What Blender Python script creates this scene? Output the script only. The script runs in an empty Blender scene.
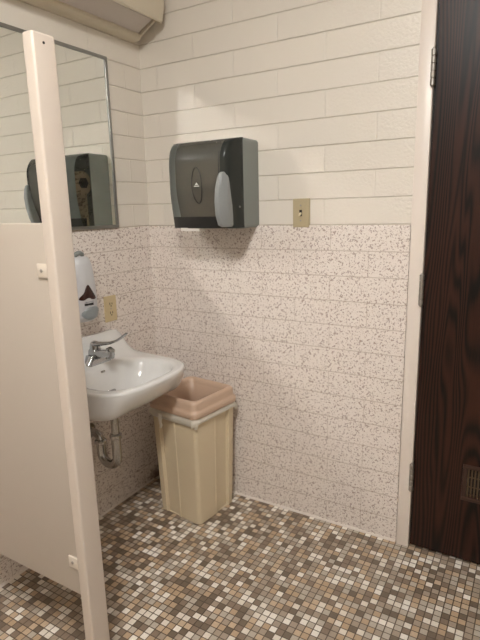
import bpy, bmesh, math, random
from mathutils import Vector, Matrix
random.seed(7)
S = bpy.context.scene
COL = S.collection
PI = math.pi

# ------------------------------------------------------------------ helpers
def lin(r, g, b):
    f = lambda c: (c/255/12.92) if c/255 <= .04045 else ((c/255+.055)/1.055)**2.4
    return (f(r), f(g), f(b), 1)

def new_mat(name):
    m = bpy.data.materials.new(name); m.use_nodes = True
    nt = m.node_tree
    return m, nt, nt.nodes['Principled BSDF']

def N(nt, kind, **kw):
    n = nt.nodes.new(kind)
    for k, v in kw.items():
        if k == 'inp':
            for a, b in v.items(): n.inputs[a].default_value = b
        else: setattr(n, k, v)
    return n

def math_node(nt, op, a, b=None, c=None):
    n = nt.nodes.new('ShaderNodeMath'); n.operation = op
    for i, v in enumerate((a, b, c)):
        if v is None: continue
        if isinstance(v, (int, float)): n.inputs[i].default_value = v
        else: nt.links.new(v, n.inputs[i])
    return n.outputs[0]

def simple(name, col, rough=.5, metal=0., bump=0., bscale=60., spec=.5, coat=0., mottle=0.):
    m, nt, p = new_mat(name)
    p.inputs['Roughness'].default_value = rough
    p.inputs['Metallic'].default_value = metal
    p.inputs['Specular IOR Level'].default_value = spec
    p.inputs['Coat Weight'].default_value = coat
    tc = N(nt, 'ShaderNodeTexCoord')
    nz = N(nt, 'ShaderNodeTexNoise', inp={'Scale': 6. if mottle else bscale, 'Detail': 3.})
    nt.links.new(tc.outputs['Object'], nz.inputs['Vector'])
    mx = N(nt, 'ShaderNodeMix', data_type='RGBA')
    d = 1 - mottle
    mx.inputs[6].default_value = (col[0]*d, col[1]*d, col[2]*d, 1); mx.inputs[7].default_value = col
    nt.links.new(nz.outputs['Fac'], mx.inputs[0])
    nt.links.new(mx.outputs[2], p.inputs['Base Color'])
    if bump:
        n2 = N(nt, 'ShaderNodeTexNoise', inp={'Scale': bscale, 'Detail': 2.})
        nt.links.new(tc.outputs['Object'], n2.inputs['Vector'])
        b = N(nt, 'ShaderNodeBump', inp={'Strength': bump, 'Distance': .002})
        nt.links.new(n2.outputs['Fac'], b.inputs['Height'])
        nt.links.new(b.outputs['Normal'], p.inputs['Normal'])
    return m

def link(name, bm, mat, parent=None, smooth=None):
    """link a bmesh as ONE mesh object; parent keeps world coordinates"""
    bmesh.ops.recalc_face_normals(bm, faces=bm.faces)
    me = bpy.data.meshes.new(name); bm.to_mesh(me); bm.free()
    if mat: me.materials.append(mat)
    o = bpy.data.objects.new(name, me); COL.objects.link(o)
    if smooth is not None:
        for p in me.polygons: p.use_smooth = True
        try: me.set_sharp_from_angle(angle=math.radians(smooth))
        except Exception: pass
    if parent:
        o.parent = parent
        L = parent
        off = Vector((0, 0, 0))
        while L: off += L.location; L = L.parent
        me.transform(Matrix.Translation(-off))
    return o

def thing(name, label, cat, loc=(0, 0, 0), group=None):
    o = bpy.data.objects.new(name, None); COL.objects.link(o)
    o.empty_display_size = .05
    o.location = loc; o['label'] = label; o['category'] = cat
    if group: o['group'] = group
    return o

def structure(name, bm, mat, label=None, smooth=None):
    o = link(name, bm, mat, None, smooth); o['kind'] = 'structure'
    if label: o['label'] = label
    return o

def box(bm, x0, x1, y0, y1, z0, z1, bev=0., seg=2):
    r = bmesh.ops.create_cube(bm, size=1.)
    vs = r['verts']
    for v in vs:
        v.co = Vector(((x0+x1)/2+v.co.x*(x1-x0), (y0+y1)/2+v.co.y*(y1-y0), (z0+z1)/2+v.co.z*(z1-z0)))
    if bev:
        es = list({e for v in vs for e in v.link_edges})
        bmesh.ops.bevel(bm, geom=es, offset=bev, segments=seg, affect='EDGES', profile=.5)
    return bm

def B(*a, **k): return box(bmesh.new(), *a, **k)

def tube(bm, pts, rad, seg=14, cap=True):
    pts = [Vector(p) for p in pts]; n = len(pts)
    rads = rad if isinstance(rad, (list, tuple)) else [rad]*n
    rings = []; prev = None
    for i, p in enumerate(pts):
        t = (pts[min(i+1, n-1)] - pts[max(i-1, 0)]).normalized()
        if prev is None:
            a = Vector((0, 0, 1)) if abs(t.z) < .9 else Vector((1, 0, 0))
            u = t.cross(a).normalized()
        else:
            u = (prev - t*prev.dot(t)).normalized()
        prev = u; w = t.cross(u)
        rings.append([bm.verts.new(p + (u*math.cos(2*PI*k/seg)+w*math.sin(2*PI*k/seg))*rads[i]) for k in range(seg)])
    for a, b in zip(rings, rings[1:]):
        for k in range(seg): bm.faces.new((a[k], a[(k+1) % seg], b[(k+1) % seg], b[k]))
    if cap:
        bm.faces.new(rings[0][::-1]); bm.faces.new(rings[-1])
    return bm

def arc(c, r, a0, a1, u, v, n=10):
    c, u, v = Vector(c), Vector(u), Vector(v)
    return [c + u*(r*math.cos(a0+(a1-a0)*i/n)) + v*(r*math.sin(a0+(a1-a0)*i/n)) for i in range(n+1)]

def loft(bm, rings, cap0=True, cap1=True, close=True):
    vr = [[bm.verts.new(p) for p in r] for r in rings]
    n = len(vr[0])
    for a, b in zip(vr, vr[1:]):
        for k in range(n if close else n-1):
            bm.faces.new((a[k], a[(k+1) % n], b[(k+1) % n], b[k]))
    if cap0: bm.faces.new(vr[0][::-1])
    if cap1: bm.faces.new(vr[-1])
    return bm

def rrect(hx, hy, r, n=6):
    """rounded rectangle outline, counter-clockwise"""
    out = []
    for cx, cy, a in ((hx-r, hy-r, 0), (-hx+r, hy-r, PI/2), (-hx+r, -hy+r, PI), (hx-r, -hy+r, 1.5*PI)):
        for i in range(n+1):
            t = a + PI/2*i/n
            out.append((cx+r*math.cos(t), cy+r*math.sin(t)))
    return out

def sst(a, b, x):
    t = max(0, min(1, (x-a)/(b-a))); return t*t*(3-2*t)

# ------------------------------------------------------------------ materials
def geo_pos(nt):
    g = N(nt, 'ShaderNodeNewGeometry'); s = N(nt, 'ShaderNodeSeparateXYZ')
    nt.links.new(g.outputs['Position'], s.inputs[0])
    return g.outputs['Position'], s.outputs

def brick_mask(nt, u, v, length, course, u0, v0, joint, base=None):
    """returns (distance-to-joint mask 0 in joint..1 on the face, cell id vector pieces)"""
    row_f = math_node(nt, 'DIVIDE', math_node(nt, 'SUBTRACT', v, v0), course)
    row = math_node(nt, 'FLOOR', row_f)
    fv = math_node(nt, 'FRACT', row_f)
    par = math_node(nt, 'MULTIPLY', math_node(nt, 'FRACT', math_node(nt, 'MULTIPLY', row, .5)), 1.)   # 0 or .5
    uf = math_node(nt, 'ADD', math_node(nt, 'DIVIDE', math_node(nt, 'SUBTRACT', u, u0), length), par)
    kk = math_node(nt, 'ADD', 1., math_node(nt, 'LESS_THAN', row, base)) if base is not None else 1.   # half-length base pieces
    fu = math_node(nt, 'FRACT', math_node(nt, 'MULTIPLY', uf, kk))
    du = math_node(nt, 'DIVIDE', math_node(nt, 'MULTIPLY', math_node(nt, 'MINIMUM', fu, math_node(nt, 'SUBTRACT', 1., fu)), length), kk)
    dv = math_node(nt, 'MULTIPLY', math_node(nt, 'MINIMUM', fv, math_node(nt, 'SUBTRACT', 1., fv)), course)
    return du, dv, row, math_node(nt, 'FLOOR', uf)

def wall_paint(name, axis, u0, v0):
    m, nt, p = new_mat(name)
    pos, xyz = geo_pos(nt)
    u, v = xyz[axis], xyz[2]
    du, dv, row, cell = brick_mask(nt, u, v, .4064, .1016, u0, v0, .004)
    def groove(d, w):
        mr = N(nt, 'ShaderNodeMapRange', interpolation_type='SMOOTHSTEP', inp={'From Min': 0., 'From Max': w})
        nt.links.new(d, mr.inputs['Value']); return mr.outputs[0]
    gv, gu = groove(dv, .0042), groove(du, .0045)
    gu2 = math_node(nt, 'ADD', math_node(nt, 'MULTIPLY', gu, .5), .5)
    g = math_node(nt, 'MINIMUM', gv, gu2)
    nz = N(nt, 'ShaderNodeTexNoise', inp={'Scale': 95., 'Detail': 2., 'Roughness': .5})
    nt.links.new(pos, nz.inputs['Vector'])
    n2 = N(nt, 'ShaderNodeTexNoise', inp={'Scale': 9., 'Detail': 1.})
    nt.links.new(pos, n2.inputs['Vector'])
    # heavy stippled paint towards the door side, smoother elsewhere
    if axis == 0:
        rampx = N(nt, 'ShaderNodeMapRange', inp={'From Min': .7, 'From Max': 1.2, 'To Min': .4, 'To Max': 3.6}); nt.links.new(xyz[0], rampx.inputs['Value'])
        amp = math_node(nt, 'MULTIPLY', n2.outputs['Fac'], rampx.outputs[0])
    else: amp = math_node(nt, 'MULTIPLY', n2.outputs['Fac'], .5)
    h = math_node(nt, 'ADD', math_node(nt, 'MULTIPLY', g, 2.2), math_node(nt, 'MULTIPLY', nz.outputs['Fac'], amp))
    b = N(nt, 'ShaderNodeBump', inp={'Strength': .6, 'Distance': .0026})
    nt.links.new(h, b.inputs['Height']); nt.links.new(b.outputs['Normal'], p.inputs['Normal'])
    mx = N(nt, 'ShaderNodeMix', data_type='RGBA')
    mx.inputs[6].default_value = lin(186, 174, 156); mx.inputs[7].default_value = PAINT
    nt.links.new(math_node(nt, 'ADD', math_node(nt, 'MULTIPLY', gv, .5), .5), mx.inputs[0])
    nt.links.new(mx.outputs[2], p.inputs['Base Color'])
    p.inputs['Roughness'].default_value = .33
    return m

def wainscot_mat(name, axis, u0):
    m, nt, p = new_mat(name)
    pos, xyz = geo_pos(nt)
    u, v = xyz[axis], xyz[2]
    du, dv, row, cell = brick_mask(nt, u, v, .3125, .1016, u0, 0., .002, .5)
    d = math_node(nt, 'MINIMUM', dv, math_node(nt, 'ADD', du, .0006))
    mr = N(nt, 'ShaderNodeMapRange', interpolation_type='SMOOTHSTEP', inp={'From Min': .0006, 'From Max': .0028})
    nt.links.new(d, mr.inputs['Value'])
    # speckles: two layers of small elongated blobs in turned directions
    def speck(rot, sc, lo, hi, off):
        mp = N(nt, 'ShaderNodeMapping', inp={'Rotation': rot, 'Scale': sc, 'Location': off})
        nt.links.new(pos, mp.inputs['Vector'])
        nz = N(nt, 'ShaderNodeTexNoise', inp={'Scale': 1., 'Detail': 1.5, 'Roughness': .5})
        nt.links.new(mp.outputs[0], nz.inputs['Vector'])
        r = N(nt, 'ShaderNodeMapRange', interpolation_type='SMOOTHSTEP', inp={'From Min': lo, 'From Max': hi})
        nt.links.new(nz.outputs['Fac'], r.inputs['Value']); return r.outputs[0]
    s1 = speck((.4, .7, .5), (118, 78, 118), .60, .655, (0, 0, 0))
    s2 = speck((1.1, -.6, 1.0), (125, 80, 125), .605, .66, (3, 5, 8))
    s3 = speck((0, .3, .2), (260, 260, 260), .61, .67, (13, 5, 2))
    sp = math_node(nt, 'MAXIMUM', s1, s2)
    m1 = N(nt, 'ShaderNodeMix', data_type='RGBA'); m1.inputs[6].default_value = TILE; m1.inputs[7].default_value = lin(160, 141, 132)
    nt.links.new(math_node(nt, 'MULTIPLY', sp, .85), m1.inputs[0])
    m2 = N(nt, 'ShaderNodeMix', data_type='RGBA'); m2.inputs[7].default_value = lin(170, 140, 122)
    nt.links.new(m1.outputs[2], m2.inputs[6]); nt.links.new(math_node(nt, 'MULTIPLY', s3, .6), m2.inputs[0])
    m3 = N(nt, 'ShaderNodeMix', data_type='RGBA'); m3.inputs[6].default_value = lin(178, 162, 148)
    nt.links.new(m2.outputs[2], m3.inputs[7]); nt.links.new(math_node(nt, 'ADD', math_node(nt, 'MULTIPLY', mr.outputs[0], .75), .25), m3.inputs[0])
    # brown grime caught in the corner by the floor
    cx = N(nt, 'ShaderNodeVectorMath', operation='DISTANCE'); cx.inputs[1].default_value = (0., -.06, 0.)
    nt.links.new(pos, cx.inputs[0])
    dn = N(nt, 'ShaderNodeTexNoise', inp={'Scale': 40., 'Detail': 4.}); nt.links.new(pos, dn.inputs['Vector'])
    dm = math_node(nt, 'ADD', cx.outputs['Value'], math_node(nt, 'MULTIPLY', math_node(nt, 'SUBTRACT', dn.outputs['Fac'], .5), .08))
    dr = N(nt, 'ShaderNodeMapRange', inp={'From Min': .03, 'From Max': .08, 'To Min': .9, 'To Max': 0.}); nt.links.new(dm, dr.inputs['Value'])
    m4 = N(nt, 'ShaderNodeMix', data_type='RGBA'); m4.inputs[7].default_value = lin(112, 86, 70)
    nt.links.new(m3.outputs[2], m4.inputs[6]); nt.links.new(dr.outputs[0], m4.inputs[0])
    nt.links.new(m4.outputs[2], p.inputs['Base Color'])
    b = N(nt, 'ShaderNodeBump', inp={'Strength': .35, 'Distance': .0012})
    nt.links.new(mr.outputs[0], b.inputs['Height']); nt.links.new(b.outputs['Normal'], p.inputs['Normal'])
    p.inputs['Roughness'].default_value = .38
    return m

def floor_mat():
    m, nt, p = new_mat('mosaic_floor')
    pos, xyz = geo_pos(nt)
    T = .02604
    uf = math_node(nt, 'DIVIDE', xyz[0], T); vf = math_node(nt, 'DIVIDE', xyz[1], T)
    fu, fv = math_node(nt, 'FRACT', uf), math_node(nt, 'FRACT', vf)
    cu, cv = math_node(nt, 'FLOOR', uf), math_node(nt, 'FLOOR', vf)
    dd = lambda f: math_node(nt, 'MINIMUM', f, math_node(nt, 'SUBTRACT', 1., f))
    d = math_node(nt, 'MINIMUM', dd(fu), dd(fv))
    mr = N(nt, 'ShaderNodeMapRange', interpolation_type='SMOOTHSTEP', inp={'From Min': .04, 'From Max': .09})
    nt.links.new(d, mr.inputs['Value'])
    cb = N(nt, 'ShaderNodeCombineXYZ'); nt.links.new(cu, cb.inputs[0]); nt.links.new(cv, cb.inputs[1])
    wn = N(nt, 'ShaderNodeTexWhiteNoise', noise_dimensions='2D'); nt.links.new(cb.outputs[0], wn.inputs['Vector'])
    cr = N(nt, 'ShaderNodeValToRGB'); r = cr.color_ramp; r.interpolation = 'CONSTANT'
    cols = [(0, (112, 98, 84)), (.10, (132, 115, 99)), (.24, (160, 145, 128)), (.41, (176, 152, 125)), (.56, (188, 166, 140)), (.66, (178, 168, 154)), (.80, (214, 206, 193)), (.92, (225, 219, 209))]
    while len(r.elements) < len(cols): r.elements.new(.5)
    for e, (ps, c) in zip(r.elements, cols): e.position = ps; e.color = lin(*c)
    nt.links.new(wn.outputs['Value'], cr.inputs[0])
    # marbling inside each tile
    nz = N(nt, 'ShaderNodeTexNoise', inp={'Scale': 160., 'Detail': 2.}); nt.links.new(pos, nz.inputs['Vector'])
    hv = N(nt, 'ShaderNodeHueSaturation')
    nt.links.new(math_node(nt, 'ADD', .92, math_node(nt, 'MULTIPLY', nz.outputs['Fac'], .28)), hv.inputs['Value'])
    nt.links.new(cr.outputs[0], hv.inputs['Color'])
    mx = N(nt, 'ShaderNodeMix', data_type='RGBA'); mx.inputs[6].default_value = lin(88, 73, 60)
    nt.links.new(hv.outputs[0], mx.inputs[7]); nt.links.new(mr.outputs[0], mx.inputs[0])
    nt.links.new(mx.outputs[2], p.inputs['Base Color'])
    b = N(nt, 'ShaderNodeBump', inp={'Strength': .4, 'Distance': .001})
    nt.links.new(mr.outputs[0], b.inputs['Height']); nt.links.new(b.outputs['Normal'], p.inputs['Normal'])
    p.inputs['Roughness'].default_value = .42
    return m

def wood_mat():
    m, nt, p = new_mat('dark_walnut_veneer')
    pos, xyz = geo_pos(nt)
    # cathedral figure: rings of a stretched, wandering field
    mp = N(nt, 'ShaderNodeMapping', inp={'Scale': (6.0, 6.0, .55)}); nt.links.new(pos, mp.inputs['Vector'])
    nz = N(nt, 'ShaderNodeTexNoise', inp={'Scale': 1., 'Detail': 2., 'Roughness': .45, 'Distortion': .3}); nt.links.new(mp.outputs[0], nz.inputs['Vector'])
    band = math_node(nt, 'SINE', math_node(nt, 'MULTIPLY', nz.outputs['Fac'], 175.))
    mp2 = N(nt, 'ShaderNodeMapping', inp={'Scale': (420., 420., 9.)}); nt.links.new(pos, mp2.inputs['Vector'])
    fb = N(nt, 'ShaderNodeTexNoise', inp={'Scale': 1., 'Detail': 2.}); nt.links.new(mp2.outputs[0], fb.inputs['Vector'])
    mp3 = N(nt, 'ShaderNodeMapping', inp={'Scale': (9., 9., 1.6)}); nt.links.new(pos, mp3.inputs['Vector'])
    br = N(nt, 'ShaderNodeTexNoise', inp={'Scale': 1., 'Detail': 1.}); nt.links.new(mp3.outputs[0], br.inputs['Vector'])
    f = math_node(nt, 'ADD', math_node(nt, 'MULTIPLY', band, .26), math_node(nt, 'MULTIPLY', fb.outputs['Fac'], .55))
    f = math_node(nt, 'ADD', f, math_node(nt, 'MULTIPLY', br.outputs['Fac'], .45))
    cr = N(nt, 'ShaderNodeValToRGB'); r = cr.color_ramp
    r.elements[0].position = .2; r.elements[0].color = WOOD[0]
    r.elements[1].position = .85; r.elements[1].color = WOOD[1]
    nt.links.new(f, cr.inputs[0]); nt.links.new(cr.outputs[0], p.inputs['Base Color'])
    p.inputs['Roughness'].default_value = .4
    p.inputs['Specular IOR Level'].default_value = .28
    b = N(nt, 'ShaderNodeBump', inp={'Strength': .15, 'Distance': .0006}); nt.links.new(f, b.inputs['Height'])
    nt.links.new(b.outputs['Normal'], p.inputs['Normal'])
    return m

PAINT = lin(226, 219, 208)
TILE = lin(228, 219, 211)
WOOD = (lin(13, 6, 3), lin(58, 31, 20))

M = {}
M['paint_back'] = wall_paint('painted_block_back', 0, .09, 1.3208)
M['paint_left'] = wall_paint('painted_block_left', 1, -.1, 1.3208)
M['tile_back'] = wainscot_mat('speckled_tile_back', 0, 0.)
M['tile_left'] = wainscot_mat('speckled_tile_left', 1, 0.)
M['floor'] = floor_mat()
M['wood'] = wood_mat()
M['ceiling'] = simple('ceiling_paint', lin(210, 206, 200), .8, bump=.3, bscale=40)
M['caulk'] = simple('caulk', lin(222, 212, 203), .5, bump=.2)
M['jamb'] = simple('jamb_paint', lin(230, 219, 209), .35, bump=.08, bscale=25)
M['partition'] = simple('partition_enamel', lin(185, 174, 161), .38, mottle=.04, bump=.06, bscale=120)
M['post'] = simple('post_enamel', lin(200, 187, 174), .38, bump=.08, bscale=90)
M['white_metal'] = simple('white_bracket_enamel', lin(208, 197, 183), .35)
M['dark'] = simple('dark_hole', lin(40, 34, 30), .7)
M['porcelain'] = simple('vitreous_china', lin(222, 221, 219), .1, coat=.5)
M['chrome'] = simple('chrome', (.44, .45, .46, 1), .15, metal=1.)
M['pipe'] = simple('dull_chrome_pipe', (.52, .51, .49, 1), .22, metal=1., mottle=.25)
M['steel'] = simple('stainless_frame', (.34, .34, .33, 1), .42, metal=1.)
M['hinge'] = simple('old_hinge_metal', (.46, .43, .39, 1), .5, metal=1., mottle=.2)
M['almond'] = simple('almond_plastic', lin(205, 186, 146), .4)
M['almond_dark'] = simple('switch_plate_plastic', lin(184, 170, 138), .4)
M['ivory'] = simple('ivory_plastic', lin(226, 214, 184), .35)
M['soap_body'] = simple('pale_grey_plastic', lin(206, 206, 208), .3)
M['soap_pad'] = simple('bluish_grey_plastic', lin(150, 158, 162), .35)
M['soap_window'] = simple('amber_dark_window', lin(70, 40, 32), .15, mottle=.5)
M['disp_grey'] = simple('dispenser_grey_plastic', lin(128, 132, 128), .38)
M['disp_light'] = simple('dispenser_lever_plastic', lin(142, 145, 145), .36)
M['paper'] = simple('paper_towel', lin(196, 176, 150), .9, bump=.2)
M['white_paper'] = simple('white_paper', lin(240, 236, 230), .9)
M['can'] = simple('beige_bin_plastic', lin(207, 191, 162), .42, bump=.1, bscale=150)
M['lid'] = simple('tan_lid_plastic', lin(196, 168, 146), .38)
M['fixture'] = simple('fixture_enamel', lin(212, 202, 182), .4, bump=.1)
M['emblem_white'] = simple('emblem_white', lin(225, 225, 222), .5)
M['black_plastic'] = simple('black_plastic', lin(32, 32, 32), .4)

def glassy(name, tint, body, mixf, rough):
    m, nt, p = new_mat(name)
    p.inputs['Base Color'].default_value = body; p.inputs['Roughness'].default_value = rough
    tr = N(nt, 'ShaderNodeBsdfTransparent'); tr.inputs[0].default_value = tint
    mx = N(nt, 'ShaderNodeMixShader'); mx.inputs[0].default_value = mixf
    nz = N(nt, 'ShaderNodeTexNoise', inp={'Scale': 120.}); b = N(nt, 'ShaderNodeBump', inp={'Strength': .03, 'Distance': .001})
    nt.links.new(nz.outputs['Fac'], b.inputs['Height']); nt.links.new(b.outputs['Normal'], p.inputs['Normal'])
    nt.links.new(tr.outputs[0], mx.inputs[1]); nt.links.new(p.outputs[0], mx.inputs[2])
    nt.links.new(mx.outputs[0], nt.nodes['Material Output'].inputs['Surface'])
    return m
M['smoky'] = glassy('smoky_clear_plastic', (.70, .69, .66, 1), lin(126, 124, 117), .62, .25)
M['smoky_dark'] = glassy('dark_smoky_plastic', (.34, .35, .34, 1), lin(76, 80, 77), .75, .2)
M['smoky_side'] = glassy('clear_side_plastic', (.72, .71, .68, 1), lin(84, 82, 76), .25, .15)
M['bag'] = glassy('translucent_bag', (.95, .95, .93, 1), lin(248, 246, 240), .8, .35)
nt_ = M['bag'].node_tree; p_ = nt_.nodes['Principled BSDF']
tl_ = N(nt_, 'ShaderNodeBsdfTranslucent'); tl_.inputs[0].default_value = lin(244, 240, 232); ms_ = N(nt_, 'ShaderNodeMixShader'); ms_.inputs[0].default_value = .4
out_ = [l.to_socket for l in p_.outputs[0].links][0]
nt_.links.new(p_.outputs[0], ms_.inputs[1]); nt_.links.new(tl_.outputs[0], ms_.inputs[2]); nt_.links.new(ms_.outputs[0], out_)
M['diffuser'] = simple('acrylic_diffuser', lin(206, 198, 192), .35)

# mirror glass
m, nt, p = new_mat('mirror_silver')
p.inputs['Base Color'].default_value = (.84, .86, .83, 1); p.inputs['Metallic'].default_value = 1.; p.inputs['Roughness'].default_value = .0
M['mirror'] = m
# lamp tube lens of the ceiling light
m, nt, p = new_mat('lit_lens')
p.inputs['Base Color'].default_value = (.9, .9, .88, 1)
p.inputs['Emission Color'].default_value = (1., .985, .955, 1)
LIGHT_STRENGTH = 112.
p.inputs['Emission Strength'].default_value = LIGHT_STRENGTH
M['lit'] = m

# ------------------------------------------------------------------ room shell
RX, RY, RZ = 2.62, -3.5, 2.76
WT = 1.3208           # wainscot top
DX0, DX1, DZ = 1.251, 2.262, 2.13   # door opening incl. frame

structure('floor', B(-.12, RX+.1, RY-.1, .12, -.08, 0), M['floor'], 'small square mosaic tile floor in browns, tans and creams')
structure('ceiling', B(-.12, RX+.1, RY-.1, .12, RZ, RZ+.08), M['ceiling'])

bm = bmesh.new()
box(bm, -.1, DX0, .010, .1, WT, RZ)
box(bm, DX0, DX1, .010, .1, DZ, RZ)
box(bm, DX1, RX, .010, .1, WT, RZ)
wb = structure('wall_back', bm, M['paint_back'], 'cream painted block wall above speckled tile')
def wains_prof(bm, pts0, pts1):
    loft(bm, [pts0, pts1])
def wains_x(bm, x0, x1):
    pr = [(.1, 0), (-.002, 0), (-.002, WT-.012), (-.0010, WT-.006), (.0015, WT-.002), (.005, WT), (.1, WT)]
    loft(bm, [[(x0, a, z) for a, z in pr], [(x1, a, z) for a, z in pr]])
bm = bmesh.new(); wains_x(bm, -.1, DX0-.004); wains_x(bm, DX1+.004, RX)
o = link('wainscot', bm, M['tile_back'], wb, 40); o['label'] = 'pinkish speckled tile lower wall'
wl = structure('wall_left', B(-.1, -.006, RY, .010, WT, RZ), M['paint_left'], 'cream painted block wall holding the mirror')
pr = [(-.1, 0), (.002, 0), (.002, WT-.010), (.0008, WT-.004), (-.003, WT), (-.1, WT)]
bm = loft(bmesh.new(), [[(a, RY, z) for a, z in pr], [(a, -.002, z) for a, z in pr]])
o = link('wainscot', bm, M['tile_left'], wl, 40); o['label'] = 'speckled tile lower wall behind the sink'
M['far_wall'] = simple('far_wall_paint', lin(184, 179, 172), .7, bump=.2)
structure('wall_right', B(RX, RX+.1, RY, .1, 0, RZ), M['far_wall'])
structure('wall_front', B(-.1, RX+.1, RY-.1, RY, 0, RZ), M['far_wall'])
# white caulk bead along the floor
def bead_pts(s, h=.008): return [(0, 0), (s*.006, 0), (s*.0045, h*.45), (s*.002, h), (0, h)]
bm = loft(bmesh.new(), [[(x, -.002+y, z) for y, z in bead_pts(-1)] for x in (.004, DX0-.004)])
structure('baseboard_back', bm, M['caulk'], 'thin white caulk line under the back wall tile')
bm = loft(bmesh.new(), [[(.002+x, y, z) for x, z in bead_pts(1, .007)] for y in (RY+.004, -.09)])
structure('baseboard_left', bm, M['caulk'])

# door frame and door
FX = .05
bm = bmesh.new()
box(bm, DX0, DX0+FX, -.014, .09, 0, DZ, bev=.003)
box(bm, DX1-FX, DX1, -.014, .09, 0, DZ, bev=.003)
box(bm, DX0+FX, DX1-FX, -.014, .09, DZ-FX, DZ, bev=.003)
structure('trim_1', bm, M['jamb'], 'cream painted metal door frame', 30)
DL0, DL1, DTOP = DX0+FX+.003, DX1-FX-.003, DZ-FX-.003
LX0, LX1, LZ0, LZ1 = 1.486, 2.03, .268, .418     # louver opening
bm = bmesh.new()
f0, f1 = .000, .042
box(bm, DL0, LX0, f0, f1, .010, DTOP)
box(bm, LX1, DL1, f0, f1, .010, DTOP)
box(bm, LX0, LX1, f0, f1, .010, LZ0)
box(bm, LX0, LX1, f0, f1, LZ1, DTOP)
bmesh.ops.remove_doubles(bm, verts=bm.verts, dist=.0001)
door = structure('door_1', bm, M['wood'], 'dark walnut wooden door with three hinges and a low grille')
# louver grille
bm = bmesh.new(); w = .016
for a in ((LX0, LX1, LZ0, LZ0+w), (LX0, LX1, LZ1-w, LZ1), (LX0, LX0+w, LZ0+w, LZ1-w), (LX1-w, LX1, LZ0+w, LZ1-w)):
    box(bm, a[0], a[1], -.005, .036, a[2], a[3], bev=.002)
gr = link('vent_grille', bm, simple('grille_frame_brown', lin(56, 34, 24), .4), door, 30); gr['label'] = 'low brown vent grille in the dark door'
bm = bmesh.new()
n = 44
for i in range(n):
    x = LX0+w+.004+(LX1-LX0-2*w-.008)*i/(n-1)
    box(bm, x-.0026, x+.0026, .004, .012, LZ0+w, LZ1-w)
for z in (LZ0+.056, LZ0+.096): box(bm, LX0+w, LX1-w, .006, .010, z-.0015, z+.0015)
link('grille_bars', bm, simple('grille_bars_bronze', lin(96, 78, 58), .45, metal=.3), gr)
link('grille_backing', B(LX0+w, LX1-w, .028, .034, LZ0+w, LZ1-w), M['dark'], gr)
for zc in (1.844, 1.083, .322):
    bm = bmesh.new()
    for k in range(5):
        z0 = zc-.0585+k*.0234
        tube(bm, [(1.301, -.0205, z0+.0008), (1.301, -.0205, z0+.002), (1.301, -.0205, z0+.0214), (1.301, -.0205, z0+.0226)], [.0075, .0086, .0086, .0075], 14)
    tube(bm, [(1.301, -.0205, zc-.063), (1.301, -.0205, zc-.060), (1.301, -.0205, zc+.060), (1.301, -.0205, zc+.063)], [.003, .005, .005, .003], 10)
    box(bm, 1.2995, 1.3035, -.0205, .02, zc-.0585, zc+.0585)
    h = link('hinge', bm, M['hinge'], door, 40); h['label'] = 'worn metal knuckle hinge on the door edge'

# ------------------------------------------------------------------ ceiling light (out of frame, lights the room)
LXc, LYc = 1.36, -1.98
t = thing('ceiling_light', 'white ceiling light with a long glowing lens', 'ceiling light', (LXc, LYc, RZ))
bm = bmesh.new()
pr = [(-.17, 0), (-.15, -.055), (-.135, -.055), (-.135, -.03), (.135, -.03), (.135, -.055), (.15, -.055), (.17, 0)]
loft(bm, [[(LXc+a, LYc+y, RZ+z) for a, z in pr] for y in (-.33, .33)])
link('housing', bm, M['fixture'], t)
link('lens', B(LXc-.13, LXc+.13, LYc-.31, LYc+.31, RZ-.058, RZ-.032, bev=.006), M['lit'], t)

# ------------------------------------------------------------------ wall light over the mirror (unlit)
t = thing('wall_light', 'cream fluorescent wall light fixture high above the mirror, switched off', 'wall light', (0, -.65, 2.14))
Y0, Y1 = -1.26, -.032
def prism(pts, y0, y1): return loft(bmesh.new(), [[(a, y0, z) for a, z in pts], [(a, y1, z) for a, z in pts]])
hx = -.006
link('housing', prism([(hx, 2.17), (.03, 2.17), (.122, 2.216), (.130, 2.204), (.166, 2.184), (.171, 2.19), (.186, 2.262), (.180, 2.30), (.08, 2.33), (hx, 2.33)], Y0, Y1), M['fixture'], t)
lip = [(hx, 2.134), (.034, 2.136), (.044, 2.143), (.047, 2.152), (.044, 2.162), (.036, 2.168), (hx, 2.169)]
link('lower_rail', prism(lip, Y0, Y1), M['fixture'], t, 50)
link('diffuser', prism([(.036, 2.163), (.040, 2.160), (.126, 2.203), (.121, 2.213), (.032, 2.169)], Y0+.012, Y1-.014), M['diffuser'], t)
link('end_cap', prism([(.046, 2.150), (.130, 2.196), (.160, 2.182), (.168, 2.186), (.128, 2.208), (.044, 2.166)], Y1-.009, Y1+.001), M['fixture'], t)

# ------------------------------------------------------------------ mirror
MY0, MY1, MZ0, MZ1 = -.98, -.218, 1.322, 2.034
t = thing('wall_mirror', 'rectangular mirror in a thin steel frame on the left wall', 'mirror', (0, (MY0+MY1)/2, MZ0))
link('mirror_glass', B(-.003, .006, MY0+.006, MY1-.006, MZ0+.006, MZ1-.006), M['mirror'], t)
bm = bmesh.new(); w = .013
box(bm, -.006, .011, MY0, MY1, MZ0, MZ0+w, bev=.0015); box(bm, -.006, .011, MY0, MY1, MZ1-w, MZ1, bev=.0015)
box(bm, -.006, .011, MY0, MY0+w, MZ0+w, MZ1-w, bev=.0015); box(bm, -.006, .011, MY1-w, MY1, MZ0+w, MZ1-w, bev=.0015)
link('mirror_frame', bm, M['steel'], t, 30)

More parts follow.
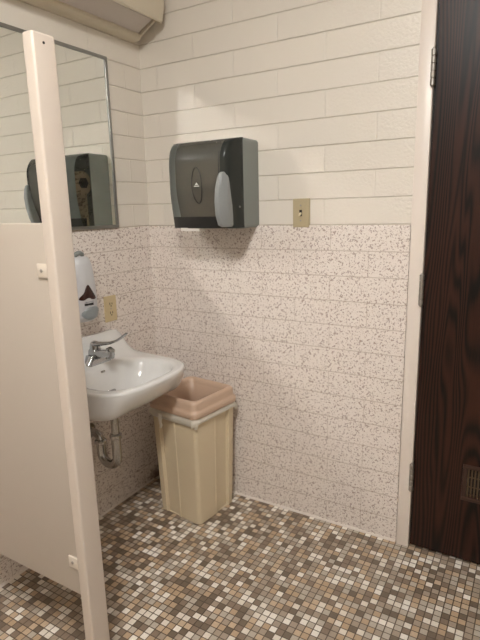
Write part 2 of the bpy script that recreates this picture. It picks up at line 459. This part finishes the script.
# ------------------------------------------------------------------ privacy partition
t = thing('privacy_partition', 'beige metal privacy panel fixed to a tall cream post', 'partition', (.612, -1.07, 0))
PY0, PY1, PX1 = -1.096, -1.070, .590
link('panel', B(.004, PX1, PY0, PY1, .287, 1.369, bev=.004, seg=3), M['partition'], t, 40)
bm = bmesh.new()
rr = rrect(.0185, .0335, .007, 5)
cxp, cyp = .6125, -1.0705
lev = [(0, 1.), (1.795, 1.), (1.799, .96), (1.801, .86)]
loft(bm, [[(cxp+x*s, cyp+y*(1-(1-s)*.5), z) for x, y in rr] for z, s in lev])
post = link('post', bm, M['post'], t, 40); post['label'] = 'tall cream square post'
bm = bmesh.new(); tube(bm, [(.6305, -1.073, 1.780), (.6322, -1.073, 1.780)], .0032, 10)
link('screw_hole', bm, M['dark'], post)
for zc in (1.249, .395):
    bm = bmesh.new()
    box(bm, .556, .5935, -1.101, -1.0955, zc-.018, zc+.018, bev=.0015)
    box(bm, .556, .5935, -1.0705, -1.065, zc-.018, zc+.018, bev=.0015)
    br = link('bracket', bm, M['white_metal'], t, 30)
    bm = bmesh.new(); tube(bm, [(.573, -1.1005, zc), (.573, -1.1025, zc), (.573, -1.1035, zc)], [.0048, .0045, .002], 12)
    link('screw', bm, M['hinge'], br, 40)
for zc in (1.249, .395):
    bm = bmesh.new()
    box(bm, .002, .030, -1.101, -1.0955, zc-.018, zc+.018, bev=.0015); box(bm, .002, .030, -1.0705, -1.065, zc-.018, zc+.018, bev=.0015)
    link('bracket', bm, M['white_metal'], t, 30)

# ------------------------------------------------------------------ sink
SY = -.49
t = thing('wall_mounted_sink', 'white china wall-hung sink with chrome faucet and exposed drain trap', 'sink', (.0, SY, .62))
half = [(0, .436), (.06, .434), (.11, .429), (.16, .416), (.200, .397), (.228, .368), (.247, .325), (.259, .25), (.267, .14), (.270, .06), (.270, .003)]
def crom(pts, per=5):
    P = [Vector((a, b, 0)) for a, b in pts]; P = [2*P[0]-P[1]]+P+[2*P[-1]-P[-2]]; out = []
    for i in range(1, len(P)-2):
        for k in range(per):
            s = k/per; a, b, c, d = P[i-1:i+3]
            q = .5*((2*b)+(-a+c)*s+(2*a-5*b+4*c-d)*s*s+(-a+3*b-3*c+d)*s**3); out.append((q.x, q.y))
    out.append(pts[-1]); return out
hp = crom(half, 4)
outline = [(x, dy) for dy, x in hp]                                    # front centre -> right back
back = [(.003, .270*(1-i/9)) for i in range(1, 9)]                     # along the wall to the middle
rightside = outline+back
full = rightside+[(.003, 0)]+[(x, -dy) for x, dy in reversed(rightside)][:-1]
BC = (.262, 0.)                                                        # bowl centre (x, dy)
DRAIN = (.235, 0.)
def deck(x, dy):
    a = abs(dy)
    shape = 1-.95*sst(.178, .280, a)
    g = math.exp(-(max(0, x-.030)/.040)**1.35)
    z = .749+.120*shape*g
    z += .020*math.exp(-((x-.09)/.06)**2)*(1-sst(.10, .2, a))*.5       # raised faucet deck
    rx = (x-BC[0])/(.136 if x > BC[0] else .137); ry = a/.196
    r = (abs(rx)**2.7+ry**2.7)**(1/2.7)
    if r < 1.12:
        d = 1-min(1, r/1.0)**3.2 if r < 1 else 0
        z -= .126*(d**.8)
        z -= .006*(1-sst(.98, 1.12, r))
    return z
NR = 40
rings = []
apron = [(.25, .25, .588), (.50, .60, .599), (.68, .84, .618), (.78, .94, .637), (.84, .978, .652), (.90, .99, .672), (.95, .996, .696), (.985, 1., .718), (1., 1., .736)]
def pt(s, x, dy, c=DRAIN): return (c[0]+(x-c[0])*s, c[1]+(dy-c[1])*s)
for sx, sy, z in apron:
    r = []
    for x, dy in full:
        sq = sx+(1-sx)*.55*sst(.10, .25, abs(dy))*sst(.5, .85, sx)
        px = .10+(x-.10)*sq if x > .10 else x
        r.append((px, SY+dy*sy, z))
    rings.append(r)
for i in range(NR+1):
    s = 1-i/NR*.985
    s = 1-(1-s)**1.25 if i < NR else s
    s = max(s, .02)
    r = []
    for x, dy in full:
        px, py = pt(s, x, dy, (.2, 0))
        z = deck(px, py)
        edge = max(0, (s-.96)/.04)
        fr = sst(.02, .12, x)
        z -= .009*(1-math.sqrt(max(0, 1-edge**2)))*fr
        r.append((px, SY+py, z))
    rings.append(r)
bm = loft(bmesh.new(), rings)
link('basin', bm, M['porcelain'], t, 60)
bm = bmesh.new()
zb = deck(.222, 0)-.003
tube(bm, [(.222, SY, zb-.008), (.222, SY, zb+.0005), (.222, SY, zb+.001)], [.024, .024, .022], 24)
tube(bm, [(.222, SY, zb+.001), (.222, SY, zb+.002), (.222, SY, zb+.003)], [.016, .016, .010], 24)
dr = link('drain_flange', bm, M['chrome'], t, 40)
bm = bmesh.new(); xo = .129; zo = deck(xo, .012)
tube(bm, [(xo, SY-.024, zo+.002), (xo, SY-.021, zo+.003), (xo, SY-.003, zo+.003), (xo, SY, zo+.002)], [.0025, .0045, .0045, .0025], 10)
link('overflow_slot', bm, M['pipe'], t, 50)
# faucet
bm = bmesh.new()
FZ = .757; fx = .082
rr = rrect(.029, .076, .026, 6)
lv = [(FZ-.016, 1.), (FZ+.010, 1.), (FZ+.018, .95), (FZ+.030, .80), (FZ+.050, .56)]
loft(bm, [[(fx+x*(s*.5+.5), SY+y*s, z) for x, y in rr] for z, s in lv])
rr = rrect(.024, .026, .012, 5)
lv = [(FZ+.030, 1.15), (FZ+.055, 1.0), (FZ+.066, .95), (FZ+.072, .8)]
loft(bm, [[(fx+x*s, SY+y*s, z) for x, y in rr] for z, s in lv])
fa = link('faucet', bm, M['chrome'], t, 40); fa['label'] = 'chrome single-lever faucet'
bm = bmesh.new()
sec = rrect(.021, .016, .008, 4)
path = [(fx+.005, FZ+.046, 1.25), (fx+.045, FZ+.056, 1.1), (fx+.075, FZ+.061, .95), (fx+.094, FZ+.062, .85)]
loft(bm, [[(x, SY+a*s, z+b*s) for a, b in sec] for x, z, s in path])
sp = link('spout', bm, M['chrome'], fa, 40)
bm = bmesh.new(); tube(bm, [(fx+.084, SY, FZ+.060), (fx+.084, SY, FZ+.042), (fx+.084, SY, FZ+.039)], [.0175, .0175, .014], 18)
tube(bm, [(fx+.082, SY, FZ+.058), (fx+.089, SY, FZ+.078), (fx+.091, SY, FZ+.080)], [.019, .019, .014], 18)
link('aerator', bm, M['chrome'], fa, 40)
bm = bmesh.new()
for i, (z, r) in enumerate(((0, 0),)): pass
dome = [(FZ+.070, .0225), (FZ+.082, .0225), (FZ+.094, .0205), (FZ+.102, .015), (FZ+.106, .006)]
tube(bm, [(fx, SY, z) for z, r in dome], [r for z, r in dome], 20)
path = [(fx+.005, FZ+.092, .020, .011), (fx+.045, FZ+.099, .0165, .008), (fx+.09, FZ+.107, .014, .006), (fx+.13, FZ+.122, .013, .005), (fx+.165, FZ+.143, .0125, .0045), (fx+.18, FZ+.154, .011, .0045), (fx+.187, FZ+.158, .006, .003)]
loft(bm, [[(x-b*h*.3, SY+a*w, z+b*h) for a, b in [(math.cos(q*PI/6), math.sin(q*PI/6)) for q in range(12)]] for x, z, w, h in path])
link('lever', bm, M['chrome'], fa, 45)
# drain and trap
bm = bmesh.new(); px = .165; py = SY-.004
tube(bm, [(px, py, .66), (px, py, .43)], .0168, 18)
link('tailpiece', bm, M['pipe'], t, 40)
bm = bmesh.new()
U = arc((px-.047, py, .356), .047, 0, -PI, (1, 0, 0), (0, 0, 1), 16)
pts = [(px, py, .452), (px, py, .39)]+U+[(px-.094, py, .405)]
tube(bm, pts, .0205, 18)
tr = link('drain_trap', bm, M['pipe'], t, 40)
bm = bmesh.new(); V = arc((px-.094-.035, py, .405), .035, 0, PI/2, (1, 0, 0), (0, 0, 1), 10)
tube(bm, [(px-.094, py, .395)]+V+[(.010, py, .440), (.001, py, .440)], .0172, 18)
link('waste_arm', bm, M['pipe'], tr, 40)
def nut(x, z, r):
    b = bmesh.new(); tube(b, [(x, py, z-.009), (x, py, z-.006), (x, py, z+.006), (x, py, z+.011)], [r*.9, r, r, r*.82], 10); return b
link('slip_nut', nut(px, .452, .0265), M['pipe'], tr, 30)
link('slip_nut', nut(px-.094, .405, .0265), M['pipe'], tr, 30)
bm = bmesh.new(); tube(bm, [(.003, py, .440), (.006, py, .440), (.010, py, .440)], [.036, .036, .022], 20)
link('wall_flange', bm, M['pipe'], tr, 40)
# pop-up pivot and rod
bm = bmesh.new()
tube(bm, [(px, py+.01, .565), (px+.005, py+.04, .560)], .008, 10); tube(bm, [(px+.004, py+.035, .561), (px+.012, py+.075, .558)], .0035, 8)
tube(bm, [(px+.011, py+.070, .575), (px+.011, py+.070, .535), (px+.011, py+.070, .53)], [.006, .006, .004], 10)
link('pivot_rod', bm, M['hinge'], t, 40)

# ------------------------------------------------------------------ soap dispenser
CY = -.505
t = thing('soap_dispenser', 'pale grey soap dispenser with oval push pad mounted above the faucet', 'soap dispenser', (0, CY, .95))
bm = bmesh.new()
def ssec(hw, d, z, e=2.9, n=40):
    out = []
    for i in range(n+1):
        a = -PI/2+PI*i/n
        c, s = math.cos(a), math.sin(a)
        out.append((.001+d*(abs(c)**(2/e)), CY+hw*math.copysign(abs(s)**(2/e), s), z))
    return out
lv = [(.948, .044, .070), (.954, .050, .084), (.968, .056, .096), (1.00, .0585, .103), (1.05, .0595, .104), (1.10, .0585, .101), (1.15, .0565, .095), (1.185, .0555, .089), (1.203, .0535, .082), (1.213, .049, .072), (1.217, .038, .058)]
def face_x(z, col=2):
    for a, b in zip(lv, lv[1:]):
        if a[0] <= z <= b[0]: return (.001 if col == 2 else 0)+a[col]+(b[col]-a[col])*(z-a[0])/(b[0]-a[0])
    return .1
loft(bm, [ssec(w, d, z) for z, w, d in lv])
body = link('housing', bm, M['soap_body'], t, 50)
def face_plate(pts, thick, lift=0.):
    """outline of (dy, z) laid on the housing's front"""
    def off(dy, z):
        w = face_x(z, 1); c = max(0, 1-(min(abs(dy), w)/w)**2.9)**(1/2.9)
        return .001+(face_x(z)-.001)*c
    n = len(pts); bm = bmesh.new()
    c = (sum(p[0] for p in pts)/n, sum(p[1] for p in pts)/n)
    rg = []
    rg.append([(off(a, z)-.004, CY+a, z) for a, z in pts])
    for s, th in ((1., thick*.6+lift), (.93, thick+lift), (.6, thick+lift), (.25, thick+lift)):
        rg.append([(off(c[0]+(a-c[0])*s, c[1]+(z-c[1])*s)+th, CY+c[0]+(a-c[0])*s, c[1]+(z-c[1])*s) for a, z in pts])
    return loft(bm, rg)
ov = [(.043*math.cos(2*PI*k/36), .987+.0285*math.sin(2*PI*k/36)) for k in range(36)]
o = link('push_pad', face_plate(ov, .006), M['soap_pad'], t, 50); o['label'] = 'bluish grey oval push pad'
def rtri(hw, z0, z1, r=.008, n=5):
    P = [(-hw, z0), (hw, z0), (0, z1)]; out = []
    for i in range(3):
        p = Vector(P[i]); a = (Vector(P[i-1])-p).normalized(); b = (Vector(P[(i+1) % 3])-p).normalized()
        for k in range(n+1):
            s = k/n; q = p+a*(1.9*r)*(1-s)**2+b*(1.9*r)*s**2; out.append((q.x, q.y))
    return out
o = link('sight_window', face_plate([(a-.013, z) for a, z in rtri(.040, 1.044, 1.112)], .0026), M['soap_window'], t, 50); o['label'] = 'dark reddish triangular window'
bm = bmesh.new()
link('label_bar', face_plate([(-.034, 1.021), (.006, 1.021), (.006, 1.031), (-.034, 1.031)], .0024), M['black_plastic'], t)
bm = bmesh.new()
for k in range(7):     # faint line of small print
    a = -.034+k*.0062
    x = face_x(1.037)+.0008
    box(bm, x-.002, x+.0004, CY+a, CY+a+.0042, 1.0345, 1.0345+(.0045 if k in (0, 5) else .003))
link('small_print', bm, M['soap_pad'], t)
bm = bmesh.new()
tube(bm, [(.03, CY-.022, 1.210), (.045, CY-.020, 1.222), (.052, CY-.008, 1.230), (.054, CY+.004, 1.231), (.052, CY+.016, 1.226), (.046, CY+.024, 1.214)], [.008, .009, .010, .010, .009, .007], 12)
o = link('top_latch', bm, M['disp_grey'], t, 50); o['label'] = 'dark grey arched latch'

# ------------------------------------------------------------------ power outlet on the left wall
OY, OZ = -.306, .962
t = thing('power_outlet', 'almond wall outlet on the left wall beside the soap dispenser', 'outlet', (0, OY, OZ-.06))
def plate_x(hw, hh, th, r=.004): # on the left wall, facing +x
    rr = rrect(hw, hh, r, 4); b = bmesh.new()
    return loft(b, [[(.0005, OY+a*s, OZ+c*s) for a, c in rr] if x == 0 else [(x, OY+a*s, OZ+c*s) for a, c in rr] for x, s in ((0, 1.), (th*.6, 1.), (th, .955))])
link('cover_plate', plate_x(.037, .059, .007), M['almond'], t, 40)
for dz in (.0205, -.0205):
    rr = [(.0165*math.cos(a), max(-.0125, min(.0125, .0165*math.sin(a)))) for a in [2*PI*k/28 for k in range(28)]]
    b = loft(bmesh.new(), [[(x, OY+a, OZ+dz+c) for a, c in rr] for x in (.004, .0088)])
    rc = link('receptacle', b, M['almond'], t)
    b = bmesh.new()
    box(b, .0085, .0094, OY-.0085, OY-.0050, OZ+dz-.003, OZ+dz+.008); box(b, .0085, .0094, OY+.0050, OY+.0085, OZ+dz-.002, OZ+dz+.007)
    tube(b, [(.0085, OY, OZ+dz-.008), (.0094, OY, OZ+dz-.008)], .0032, 10)
    link('slots', b, M['dark'], rc)
b = bmesh.new(); tube(b, [(.0065, OY, OZ), (.0082, OY, OZ)], .003, 12); link('screw', b, M['hinge'], t)

# ------------------------------------------------------------------ light switch on the back wall
WX, WZ = .809, 1.369
t = thing('light_switch', 'tan toggle light switch on the back wall beside the towel dispenser', 'light switch', (WX, .006, WZ-.058))
rr = rrect(.036, .058, .003, 4)
link('cover_plate', loft(bmesh.new(), [[(WX+a*s, y, WZ+c*s) for a, c in rr] for y, s in ((.010, 1.), (-.001, 1.), (-.004, .95))]), M['almond_dark'], t, 40)
link('toggle_slot', B(WX-.0055, WX+.0055, -.0054, -.003, WZ-.0125, WZ+.0125), M['dark'], t)
bm = bmesh.new(); sec = rrect(.0042, .0042, .0015, 3)
loft(bm, [[(WX+a*s, y, WZ-.001+z+c*s) for a, c in sec] for y, z, s in ((-.004, 0., 1.), (-.012, -.004, .95), (-.017, -.007, .75))])
link('toggle', bm, M['ivory'], t, 40)
for dz in (.0302, -.0302):
    bm = bmesh.new(); tube(bm, [(WX, -.0045, WZ+dz), (WX, -.0062, WZ+dz)], .0034, 12); link('screw', bm, M['hinge'], t)

# ------------------------------------------------------------------ paper towel dispenser
DXA, DXB, DZ0, DZ1 = .262, .609, 1.312, 1.672
t = thing('paper_towel_dispenser', 'smoky grey paper towel dispenser with push lever on the back wall', 'towel dispenser', (.435, 0, DZ0))
BW = .008
# grey back tray: open at the front, so the roll shows through the cover
bm = bmesh.new()
rr_o = rrect((DXB-DXA)/2, (DZ1-DZ0)/2, .016, 5); rr_i = rrect((DXB-DXA)/2-.006, (DZ1-DZ0)/2-.006, .011, 5)
cx_, cz_ = (DXA+DXB)/2, (DZ0+DZ1)/2
def tray(y, rr): return [(cx_+a, y, cz_+c) for a, c in rr]
loft(bm, [tray(BW, rr_o), tray(-.112, rr_o), tray(-.116, [(a*.988, c*.99) for a, c in rr_o]), tray(-.116, rr_i), tray(-.006, rr_i)])
hs = link('back_housing', bm, M['disp_grey'], t, 40)
# curved cover: plan outline (x, depth) scaled by a vertical profile
plan = [(.6065, .114), (.6065, .16), (.605, .195), (.598, .218), (.585, .230), (.56, .2355), (.50, .238), (.44, .236), (.40, .232), (.372, .2275), (.345, .2205)]
planL = [(.345, .2210), (.325, .2135), (.305, .203), (.290, .190)]
planS = [(.290, .190), (.277, .174), (.268, .156), (.264, .138), (.2635, .114)]
def prof(z):
    f = (z-DZ0)/(DZ1-DZ0)
    k = .62+.38*sst(-.12, .5, f)
    if f > .76: k *= .50+.50*math.sqrt(max(0, 1-((f-.76)/.245)**2))
    return k
zs = [DZ0+.004+(DZ1-DZ0-.006)*i/26 for i in range(27)]
def sheet(pl, z0=0, thick=.003):
    rings = []
    for z in zs:
        k = prof(z)
        out = []
        for x, d in pl:
            q = max(0, min(1, (x-DXA)/.06)); drop = .050*(1-math.sqrt(max(0, 1-(1-q)**2)))*max(0, min(1, (d-.114)/.07))
            out.append((x, -(.114+(d-.114)*k), DZ0+(z-DZ0)*(1-drop/(DZ1-DZ0))-.022*((d-.114)/.124)*k*sst(DZ0+.2, DZ1, z)))
        rings.append(out)
    bm = bmesh.new()
    vr = [[bm.verts.new(p) for p in r] for r in rings]
    for a, b in zip(vr, vr[1:]):
        for i in range(len(pl)-1): bm.faces.new((a[i], a[i+1], b[i+1], b[i]))
    # top closes back to the tray
    top = [bm.verts.new((x, -.114, zs[-1]+.001-0.*x)) for x, d in pl]
    for i in range(len(pl)-1): bm.faces.new((vr[-1][i], vr[-1][i+1], top[i+1], top[i]))
    bmesh.ops.solidify(bm, geom=list(bm.faces), thickness=thick)
    return bm
plan_d = crom(plan, 3); planL_d = crom(planL, 3)
cut = min(range(len(plan_d)), key=lambda i: abs(plan_d[i][0]-.566))
cv = link('cover', sheet(plan_d[cut:]), M['smoky'], t, 50); cv['label'] = 'smoky see-through curved cover'
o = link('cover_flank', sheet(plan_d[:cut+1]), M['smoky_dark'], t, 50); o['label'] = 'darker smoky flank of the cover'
link('side_trim', sheet(planL_d, thick=.004), M['disp_grey'], t, 50)
o = link('side_window', sheet(planS), M['smoky_side'], t, 50); o['label'] = 'see-through side of the cover'
def front_y(x, z):
    P = plan_d if x > .345 else planL_d
    d = .23
    for a, b in zip(P, P[1:]):
        lo, hi = min(a[0], b[0]), max(a[0], b[0])
        if lo <= x <= hi and hi > lo:
            s = (x-a[0])/(b[0]-a[0]); d = a[1]+(b[1]-a[1])*s; break
    return -(.114+(d-.114)*prof(z))
# seam line and oval badge on the cover
bm = bmesh.new()
pts = [(.566, front_y(.566, z)-.001, z-.022*sst(DZ0+.2, DZ1, z)*prof(z)) for z in zs[1:-3]]
tube(bm, pts, .0015, 6)
link('cover_seam', bm, M['black_plastic'], t)
ox, oz, oa, ob = .462, 1.487, .0245, .070
ring = [(ox+oa*math.cos(2*PI*k/48), oz+ob*math.sin(2*PI*k/48)) for k in range(49)]
bm = bmesh.new(); tube(bm, [(x, front_y(x, z)-.0035, z) for x, z in ring], .0016, 6)
bd = link('oval_badge', bm, M['black_plastic'], t, 40)
bm = bmesh.new()
def mark(bm, poly):
    loft(bm, [[(x, front_y(x, z)-.0015, z) for x, z in poly], [(x, front_y(x, z)-.0046, z) for x, z in poly]])
mark(bm, [(ox-.008, oz+.001), (ox+.008, oz+.001), (ox+.003, oz+.007), (ox, oz+.011), (ox-.003, oz+.007)])
for k in range(5): mark(bm, [(ox-.012+k*.005, oz-.005), (ox-.0085+k*.005, oz-.005), (ox-.0085+k*.005, oz-.0015), (ox-.012+k*.005, oz-.0015)])
link('emblem', bm, M['emblem_white'], bd)
# mouth: dark recess across the bottom
bm = bmesh.new()
poly = [(.300, 1.320), (.545, 1.320), (.545, 1.362), (.315, 1.366)]
nx = 12
g = []
for i in range(nx+1):
    x = .290+(.545-.290)*i/nx
    g.append([(x, front_y(x, z)-.0035, z) for z in (1.318, 1.340, 1.364)]+[(x, front_y(x, 1.34)+.03, 1.364), (x, front_y(x, 1.34)+.03, 1.318)])
loft(bm, g)
o = link('dispensing_slot', bm, M['black_plastic'], t, 40); o['label'] = 'black slot along the bottom'
bm = bmesh.new()
# push lever: wedge that widens and stands out towards the bottom
lvp = [(1.322, .562, .592, .224), (1.330, .551, .597, .234), (1.37, .551, .600, .252), (1.42, .555, .602, .262), (1.47, .560, .602, .263), (1.51, .566, .599, .256), (1.528, .570, .595, .248), (1.533, .573, .591, .240)]
rings = []
for z, xa, xb, dd in lvp:
    yb = front_y(.56, z)
    xm = xa+min(.026, (xb-xa)*.6)
    rings.append([(xa, yb+.012, z), (xa, -dd+.006, z), (xa+.004, -dd+.001, z), (xm-.003, -dd, z), (xm+.004, -dd+.005, z), (xb-.003, -dd+.026, z), (xb, -dd+.032, z), (xb, yb+.022, z)])
loft(bm, rings)
o = link('push_lever', bm, M['disp_light'], t, 25); o['label'] = 'light grey push lever'
bm = bmesh.new(); tube(bm, [(.6085, -.155, 1.40), (.6115, -.155, 1.40)], .004, 10)
link('lock', bm, M['steel'], t, 40)
# the roll inside
r = thing('paper_towel_roll', 'brown paper towel roll seen inside the smoky dispenser', 'paper roll', (.43, -.125, 1.47))
bm = bmesh.new()
rad, ry_, rz_ = .057, -.134, 1.532
seg = 36
loft(bm, [[(x, ry_+rr_*math.cos(2*PI*k/seg), rz_+rr_*math.sin(2*PI*k/seg)) for k in range(seg)] for x, rr_ in ((.305, .02), (.300, .022), (.300, rad-.002), (.302, rad), (.566, rad), (.568, rad-.002), (.568, .022), (.563, .02))])
link('paper', bm, M['paper'], r, 40)
bm = bmesh.new(); tube(bm, [(.290, ry_, rz_), (.300, ry_, rz_), (.302, ry_, rz_), (.590, ry_, rz_)], [.027, .027, .018, .018], 6)
link('core', bm, M['black_plastic'], r, 40)
bm = bmesh.new()
box(bm, .306, .565, -.1095, -.1085, 1.3195, 1.49)
link('paper_end', bm, M['paper'], r)
o = link('bottom_lip', B(.335, .432, -.190, -.150, 1.3045, 1.3180, bev=.001), M['white_paper'], t); o['label'] = 'white strip under the slot'

# ------------------------------------------------------------------ trash can
TX, TY, TA = .349, -.176, math.radians(-7)
t = thing('trash_can', 'square beige trash can with a tan open lid beside the sink', 'trash can', (TX, TY, 0))
def tw(x, y, z): return (TX+x*math.cos(TA)-y*math.sin(TA), TY+x*math.sin(TA)+y*math.cos(TA), z)
def can_ring(h, z, step=.011, r=.020, inset=0.):
    """square outline whose faces each have a shallow set-back channel beside a broad raised corner"""
    h -= inset; st = step
    # describe -Y face from left (-h) to right (+h), as (along, out)
    out = []
    def face(chan):
        a, b = chan
        L = []
        L += [(-h+r, 0)]
        L += [(-h+2*h*a-.012, 0), (-h+2*h*a-.009, .002), (-h+2*h*a, .002), (-h+2*h*a+.004, -st), (-h+2*h*b-.004, -st), (-h+2*h*b, .002)]
        L += [(-h+2*h*b+.009, .002), (-h+2*h*b+.012, 0)]
        L += [(h-r, 0)]
        return L
    chans = [(.17, .50), (.50, .83), (.17, .50), (.50, .83)]
    for q in range(4):
        f = face(chans[q])
        ang = q*PI/2
        c, s = round(math.cos(ang)), round(math.sin(ang))
        pts = [(u, -(h+o)) for u, o in f]
        # rounded corner at the right end of this face
        cc = (h-r, -(h-r))
        pts += [(cc[0]+r*math.sin(PI/2*k/6), cc[1]-r*math.cos(PI/2*k/6)) for k in range(1, 6)]
        out += [(x*c-y*s, x*s+y*c) for x, y in pts]
    return [tw(x, y, z) for x, y in out]
bm = bmesh.new()
H = .525
rg = [can_ring(.119, .001, .003), can_ring(.123, .004), can_ring(.1245, .02)]
rg += [can_ring(.1245+(.1375-.1245)*k/6, .02+(H-.02)*k/6) for k in range(1, 7)]
rg += [can_ring(.1340, H, .005), can_ring(.1290, .45, .005), can_ring(.1185, .03, .004)]
loft(bm, rg)
link('bin_body', bm, M['can'], t, 30)
def lid_ring(h, z, r): return [tw(x, y, z) for x, y in rrect(h, h, r, 8)]
bm = bmesh.new()
lr = [(.138, .5225, .030), (.1440, .520, .032), (.1465, .525, .033), (.1465, .541, .033), (.1445, .546, .032), (.1395, .549, .030), (.1375, .553, .030), (.1370, .572, .030), (.1350, .581, .030), (.1300, .587, .029), (.1240, .589, .028), (.1180, .587, .026), (.1130, .581, .026), (.1080, .568, .028), (.1010, .535, .030), (.0960, .500, .030), (.0930, .478, .030), (.0905, .478, .028), (.0945, .512, .028), (.1055, .562, .026), (.118, .578, .026), (.130, .570, .028), (.134, .545, .028)]
lr = [(h*1.022, z+(.006 if z > .55 else .002), r) for h, z, r in lr]
loft(bm, [lid_ring(*a) for a in lr]+[lid_ring(*lr[0])], cap0=False, cap1=False)
bmesh.ops.remove_doubles(bm, verts=bm.verts, dist=.00001)
o = link('bin_lid', bm, M['lid'], t, 50); o['label'] = 'tan open-topped lid'
# bag skirt hanging out from under the lid
bg = None
bm = bmesh.new(); base = rrect(1, 1, .2, 10); n = len(base)
random.seed(3)
ph = [random.random()*6.28 for _ in range(6)]
def wav(k, f, a, p): return a*math.sin(f*2*PI*k/n+ph[p])
rings = []
for lvl in range(6):
    s = lvl/5; ring = []
    for k, (x, y) in enumerate(base):
        low = .487+wav(k, 3, .010, 0)+wav(k, 7, .006, 1)+wav(k, 17, .003, 2)
        z = .5195+(low-.5195)*s
        h = .1425+.009*math.sin(PI*s*.8)+s*(wav(k, 23, .0022, 3)+wav(k, 11, .0025, 4))
        ring.append(tw(x*h, y*h, z))
    rings.append(ring)
loft(bm, rings, False, False)
bmesh.ops.solidify(bm, geom=list(bm.faces), thickness=.0006)
bgt = thing('bin_liner', 'white translucent bag edge showing under the tan lid of the trash can', 'trash bag', (TX, TY, .5))
link('bag_skirt', bm, M['bag'], bgt, 60)
bm = bmesh.new()
kx, ky, kz = tw(-.062, -.150, .497)
tube(bm, [(kx-.012, ky, kz+.012), (kx, ky-.004, kz+.004), (kx+.004, ky-.006, kz-.008), (kx, ky-.004, kz-.026), (kx+.004, ky-.003, kz-.044), (kx-.001, ky-.003, kz-.056)], [.004, .010, .011, .006, .007, .004], 9)
o = link('bag_knot', bm, M['bag'], bgt, 50); o['label'] = 'twisted knot of the bag'

# ------------------------------------------------------------------ camera, world, output look
cam = bpy.data.cameras.new('camera'); co = bpy.data.objects.new('camera', cam); COL.objects.link(co)
f_px, pitch, yaw, roll = 508.85, .215815, -.536756, -.0238878
f = Vector((math.sin(yaw)*math.cos(pitch), math.cos(yaw)*math.cos(pitch), -math.sin(pitch)))
r0 = Vector((math.cos(yaw), -math.sin(yaw), 0)); u0 = r0.cross(f)
r = r0*math.cos(roll)+u0*math.sin(roll); u = u0*math.cos(roll)-r0*math.sin(roll)
mw = Matrix((r, u, -f)).transposed().to_4x4(); mw.translation = (1.672635, -1.960861, 1.393286)
co.matrix_world = mw
cam.sensor_fit = 'VERTICAL'; cam.sensor_height = 36.; cam.lens = f_px/640*36.
cam.clip_start = .02
S.camera = co
w = bpy.data.worlds.new('world'); S.world = w; w.use_nodes = True
w.node_tree.nodes['Background'].inputs[0].default_value = (.02, .02, .02, 1)
S.view_settings.view_transform = 'Standard'; S.view_settings.look = 'None'
S.view_settings.exposure = 0.; S.view_settings.gamma = 1.; S.view_settings.use_curve_mapping = False
S.cycles.use_denoising = True
S.cycles.max_bounces = 10; S.cycles.diffuse_bounces = 6; S.cycles.glossy_bounces = 5; S.cycles.transparent_max_bounces = 12
S.cycles.caustics_reflective = True
S.cycles.blur_glossy = 0.
S.cycles.sample_clamp_indirect = 0.
